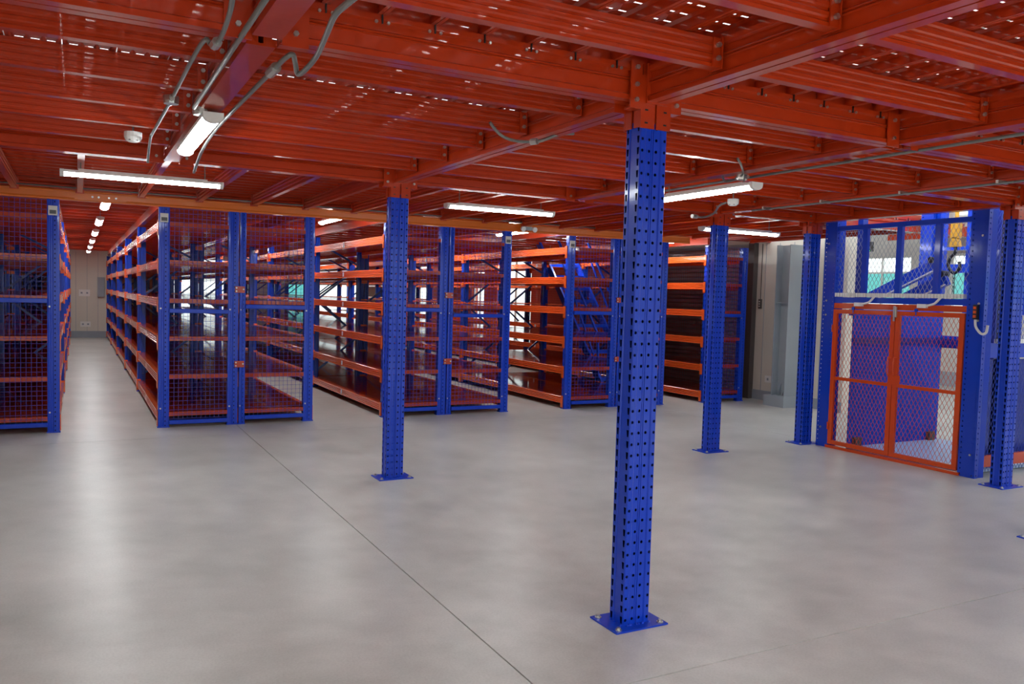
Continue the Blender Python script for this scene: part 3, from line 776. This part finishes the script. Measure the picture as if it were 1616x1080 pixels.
# header, sill
lp(MB().box(X0-.012,X0+.03,YR1,YL0,1.575,1.635), 'door_header', M_door)
lp(MB().box(X0-.03,X0+.02,YR1-.02,YL0+.02,0,.03), 'door_sill', M_door)
lp(MB().box(X0-.01,X0+.05,YR1,YL0,1.64,1.70), 'cross_rail', M_blue)
lp(MB().box(X0-.01,X0+.05,YR1,YL0,2.44,2.49), 'cross_rail', M_blue)
for y in (2.84,2.42,1.99): lp(MB().box(X0-.005,X0+.035,y-.03,y+.03,1.70,2.44), 'upper_bar', M_blue)
lp(dmesh((X0+.04,YR1,1.70), YU, ZU, YL0-YR1, .74, .05, .085, .0035), 'upper_mesh', mat('bare_mesh_steel', (.35,.38,.45), .35, metal=.5))
# two door leaves
YC = 2.40
for k, (a, c) in enumerate(((YR1+.01,YC-.004),(YC+.004,YL0-.01))):
    d = lp(MB().box(X0-.03,X0+.0,a,c,.045,.09).box(X0-.03,X0,a,c,1.52,1.565).box(X0-.03,X0,a,a+.05,.09,1.52).box(X0-.03,X0,c-.05,c,.09,1.52).box(X0-.028,X0-.002,a+.05,c-.05,.775,.81), 'door', M_door)
    lp(dmesh((X0-.012,a+.05,.09), YU, ZU, c-a-.1, 1.43, .048, .085, .0035), 'door_mesh', M_door, d)
    for z in (.25,1.35): lp(MB().cyl((X0-.035,(a if k == 0 else c),z-.04),(X0-.035,(a if k == 0 else c),z+.04),.009,8), 'hinge', M_door, d)
    if k == 0: lp(MB().box(X0-.034,X0-.028,a+.66,a+.76,.80,.90), 'lock_plate', M_door, d)
    yy = c-.03 if k == 0 else a+.03
    lp(MB().tube([(X0-.03,yy,.90),(X0-.07,yy,.91),(X0-.07,yy,1.07),(X0-.03,yy,1.08)], .007, 6, 3), 'handle', M_door, d)
lp(MB().box(X0-.045,X0-.03,YC-.02,YC+.02,1.50,1.61).box(X0-.055,X0-.045,YC-.01,YC+.01,1.46,1.62), 'latch', M_zinc)
# car: floor, side panel, back frame
lp(MB().box(X0+.04,6.75,YR1-.03,2.99,.01,.04), 'car_floor', M_lfloor)
lp(MB().box(X0+.05,6.70,2.98,2.995,.04,1.56), 'car_side_panel', mat('blue_sheet', (.01,.07,.55), .55, spec=.2))
lp(MB().box(X0+.05,6.7,2.995,3.05,1.50,1.57), 'car_rail', M_blue); lp(MB().box(X0+.05,6.7,2.955,2.979,1.19,1.26), 'car_rail', M_blued)
lp(MB().box(6.70,6.74,YR0+.1,YL0,1.14,1.25), 'back_rail', M_blued)
lp(MB().box(XB-.05,XB,YR1,YL0,1.14,1.28), 'back_rail', M_blue)
lp(MB().box(6.72,6.76,2.30,2.35,.04,1.56), 'car_post', M_blued)
for y in (YR1+.0, YL0-.05): lp(MB().box(XB-.05,XB,y,y+.05,0,3.3), 'guide_rail', M_blue)
for x in (X0+.12,6.5):
    lp(MB().box(x,x+.10,2.93,2.979,.04,.14), 'guide_shoe', M_shfr)
# side facing the camera's right: mesh, rails
lp(dmesh((X0+.12,YR0+.02,.05), XU, ZU, XB-.24-X0, 1.07, .05, .075), 'side_mesh', M_wire)
lp(dmesh((X0+.12,YR0+.02,1.3), XU, ZU, XB-.24-X0, 1.3, .05, .075), 'side_mesh', M_wire)
lp(MB().box(X0+.12,XB-.12,YR0,YR0+.04,1.15,1.29), 'side_rail', M_blue)
lp(MB().box(X0+.12,XB-.12,YR0,YR0+.04,.10,.21), 'side_rail', M_or)
lp(MB().box(X0+.12,XB-.12,YR1,YR1+.01,.08,1.12), 'side_sheet', M_blued)
lp(MB().box(X0+.45,X0+.53,YR1,YR1+.08,0,3.0), 'mast', M_blued)
lp(MB().box(X0+.30,X0+.38,3.12,3.19,1.56,3.2), 'mast', M_blued)
def rx(px, py, x):
    d = fw + r2*(px-808)/fpx - u2*(py-540)/fpx
    return Vector((cx,cy,cz))+d*((x-cx)/d.x)
for a, c, x in (((1375,470),(1478,418),5.75),((1430,472),(1495,440),5.55)):
    a = rx(*a, x); c = rx(*c, x)
    lp(MB().bar(a, c, .05, .13), 'tilting_arm', M_blue)
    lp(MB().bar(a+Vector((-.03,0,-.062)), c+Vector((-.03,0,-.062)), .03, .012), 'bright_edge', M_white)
    lp(MB().cyl(c+Vector((-.05,.04,.05)), c+Vector((.05,.04,.05)), .035, 10), 'pivot', M_dark)
lp(MB().box(X0+.5,XB-.1,1.9,1.98,1.98,2.08), 'car_crossbeam', M_blue)
lp(MB().box(6.5,6.58,1.66,3.0,2.02,2.12), 'car_crossbeam', M_blue)
lp(MB().box(6.5,6.55,2.2,2.95,2.28,2.32), 'thin_rail', M_blue)
for y in (2.95,2.62,2.2,1.95): lp(MB().box(6.60,6.66,y,y+.06,1.56,3.3), 'rear_post', M_blue)
# cable drag chain above the header
dc = MB()
for k in range(44):
    y = YR1+.03+k*.0345; dc.box(X0-.035,X0+.02,y,y+.026,1.705,1.748)
lp(dc, 'cable_chain', M_white)
for y in (2.86,2.10):
    lp(MB().box(X0-.045,X0-.012,y-.05,y+.05,1.605,1.645).tube([(X0-.03,y-.05,1.63),(X0-.045,y-.14,1.65),(X0-.04,y-.19,1.70),(X0-.02,y-.21,1.73)], .012, 8, 4), 'limit_switch', M_white)
    lp(MB().cyl((X0-.045,y+.06,1.58),(X0-.03,y+.06,1.58),.018,8).cyl((X0-.04,y+.06,1.53),(X0-.04,y+.06,1.58),.006,6), 'switch_roller', M_blue)
for z in (.22,1.5,1.66,2.3):
    for y in (YR0+.05, YL0+.1): lp(MB().cyl((X0-.02,y,z),(X0-.03,y,z),.011,8), 'bolt', M_zinc)
# control pendant
cb = empty('lift_control_box', (X0-.02,1.535,1.58), 'small dark control box with orange buttons on the right post of the lift', 'control box')
MB().box(-.035,0,-.022,.022,-.07,.07).build('body', M_dark, cb)
for z in (-.04,0,.04): MB().box(-.042,-.035,-.013,.013,z-.013,z+.013).build('button', M_beam, cb)
MB().tube([(-.02,0,-.07),(-.02,-.01,-.14),(-.015,-.06,-.20),(-.005,-.10,-.19),(0,-.11,-.12)], .012, 8, 5).build('cable', M_white, cb, smooth=True)
# hoist hooks and chains
def chain(mb, x, y, z0, z1, r=.006, link=.045):
    z = z0; k = 0
    while z > z1:
        a = (.012,0) if k % 2 else (0,.012)
        pts = [(x+a[0]*math.cos(t)*1.0, y+a[1]*math.cos(t), z-link/2+link*.62*math.sin(t)) for t in [2*math.pi*i/8 for i in range(9)]]
        mb.tube(pts, r*.6, 4, 1); z -= link; k += 1
    return mb
hk = empty('hoist_hook', (5.9,2.34,0), 'yellow hoist block with a black hook and chain hanging inside the lift shaft', 'hoist')
MB().cyl((0,0,2.52),(0,0,3.3),.02,8).box(-.03,.03,-.045,.045,2.36,2.56).prism([(-.055,2.27),(.055,2.27),(.03,2.37),(-.03,2.37)], 'x', -.03, .03).build('hook_block', M_yel, hk)
MB().tube([(0,0,2.28),(0,0,2.21),(0,.055,2.15),(0,.065,2.06),(0,0,1.99),(0,-.06,2.04),(0,-.055,2.11)], .018, 8, 5).build('hook', M_dark, hk, smooth=True)
chain(MB(), 0, 0, 1.98, 1.72).build('chain', M_chain, hk)
c2 = empty('hanging_chain', (X0+.16,1.44,0), 'long dark chain hanging beside the right post of the lift', 'chain')
chain(MB(), 0, 0, 2.6, 1.32).build('chain_run', M_chain, c2)
c3 = MB()
for k in range(16): c3.box(X0+.16+k*.04,X0+.19+k*.04,YR0-.035,YR0-.002,1.29+.00*k,1.33)
c3.build('cable_carrier', M_white, label='pale cable carrier lying along the blue side rail right of the lift door', cat='cable carrier')
# exit sign on the far side of the lift hall
ex = empty('exit_sign', (9.0,6.08,2.59), 'lit green running-man exit sign seen through the mesh above the lift door', 'exit sign')
ex.rotation_euler = (0,0,math.radians(35))
MB().box(-.02,.02,-.20,.20,-.08,.08).build('housing', M_dark, ex)
fg = MB().box(-.024,-.02,-.115,-.085,.035,.055).box(-.024,-.02,-.11,-.08,-.01,.030).bar((-.022,-.095,-.005),(-.022,-.06,-.055),.02,.004,(1,0,0)).bar((-.022,-.095,-.005),(-.022,-.13,-.05),.02,.004,(1,0,0)).bar((-.022,-.09,.025),(-.022,-.06,.005),.012,.004,(1,0,0)).bar((-.022,-.10,.025),(-.022,-.135,.01),.012,.004,(1,0,0))
fg.box(-.024,-.02,-.15,-.045,-.068,-.060).box(-.024,-.02,.06,.07,-.055,.055).box(-.024,-.02,.07,.11,.045,.055).box(-.024,-.02,.11,.12,-.055,.055).build('running_figure', M_green, ex)
MB().cyl((0,.15,.08),(0,.15,3.41),.006,6).cyl((0,-.15,.08),(0,-.15,3.41),.006,6).build('hanger', M_cond, ex)
MB().box(XW,9,-3.4,12.2,6,6.15).box(9.9,11,-3.4,12.2,6,6.15).box(11.9,13.8,-3.4,12.2,6,6.15).box(1.0,13.8,-11.2,-3.4,6,6.15).build('dimming_roof', M_wallw, kind='structure')  # unseen partial roof added to dim the hall, gaps left for sky light
# second mezzanine edge and racks across the lift hall
mz = empty('far_mezzanine', (12.2,0,0), 'orange edge beam on blue posts across the bright hall behind the lift', 'mezzanine')
MB().box(-.05,.05,-8,8,2.96,3.14).build('edge_beam', M_or, mz)
MB().box(.05,1.35,-8,8,3.12,3.14).build('deck', M_or, mz)
for y in (-7,-3.5,0,3.5,7): MB().box(-.06,.06,y-.06,y+.06,0,2.96).build('post', M_blue, mz)
print('objects', len(bpy.data.objects))
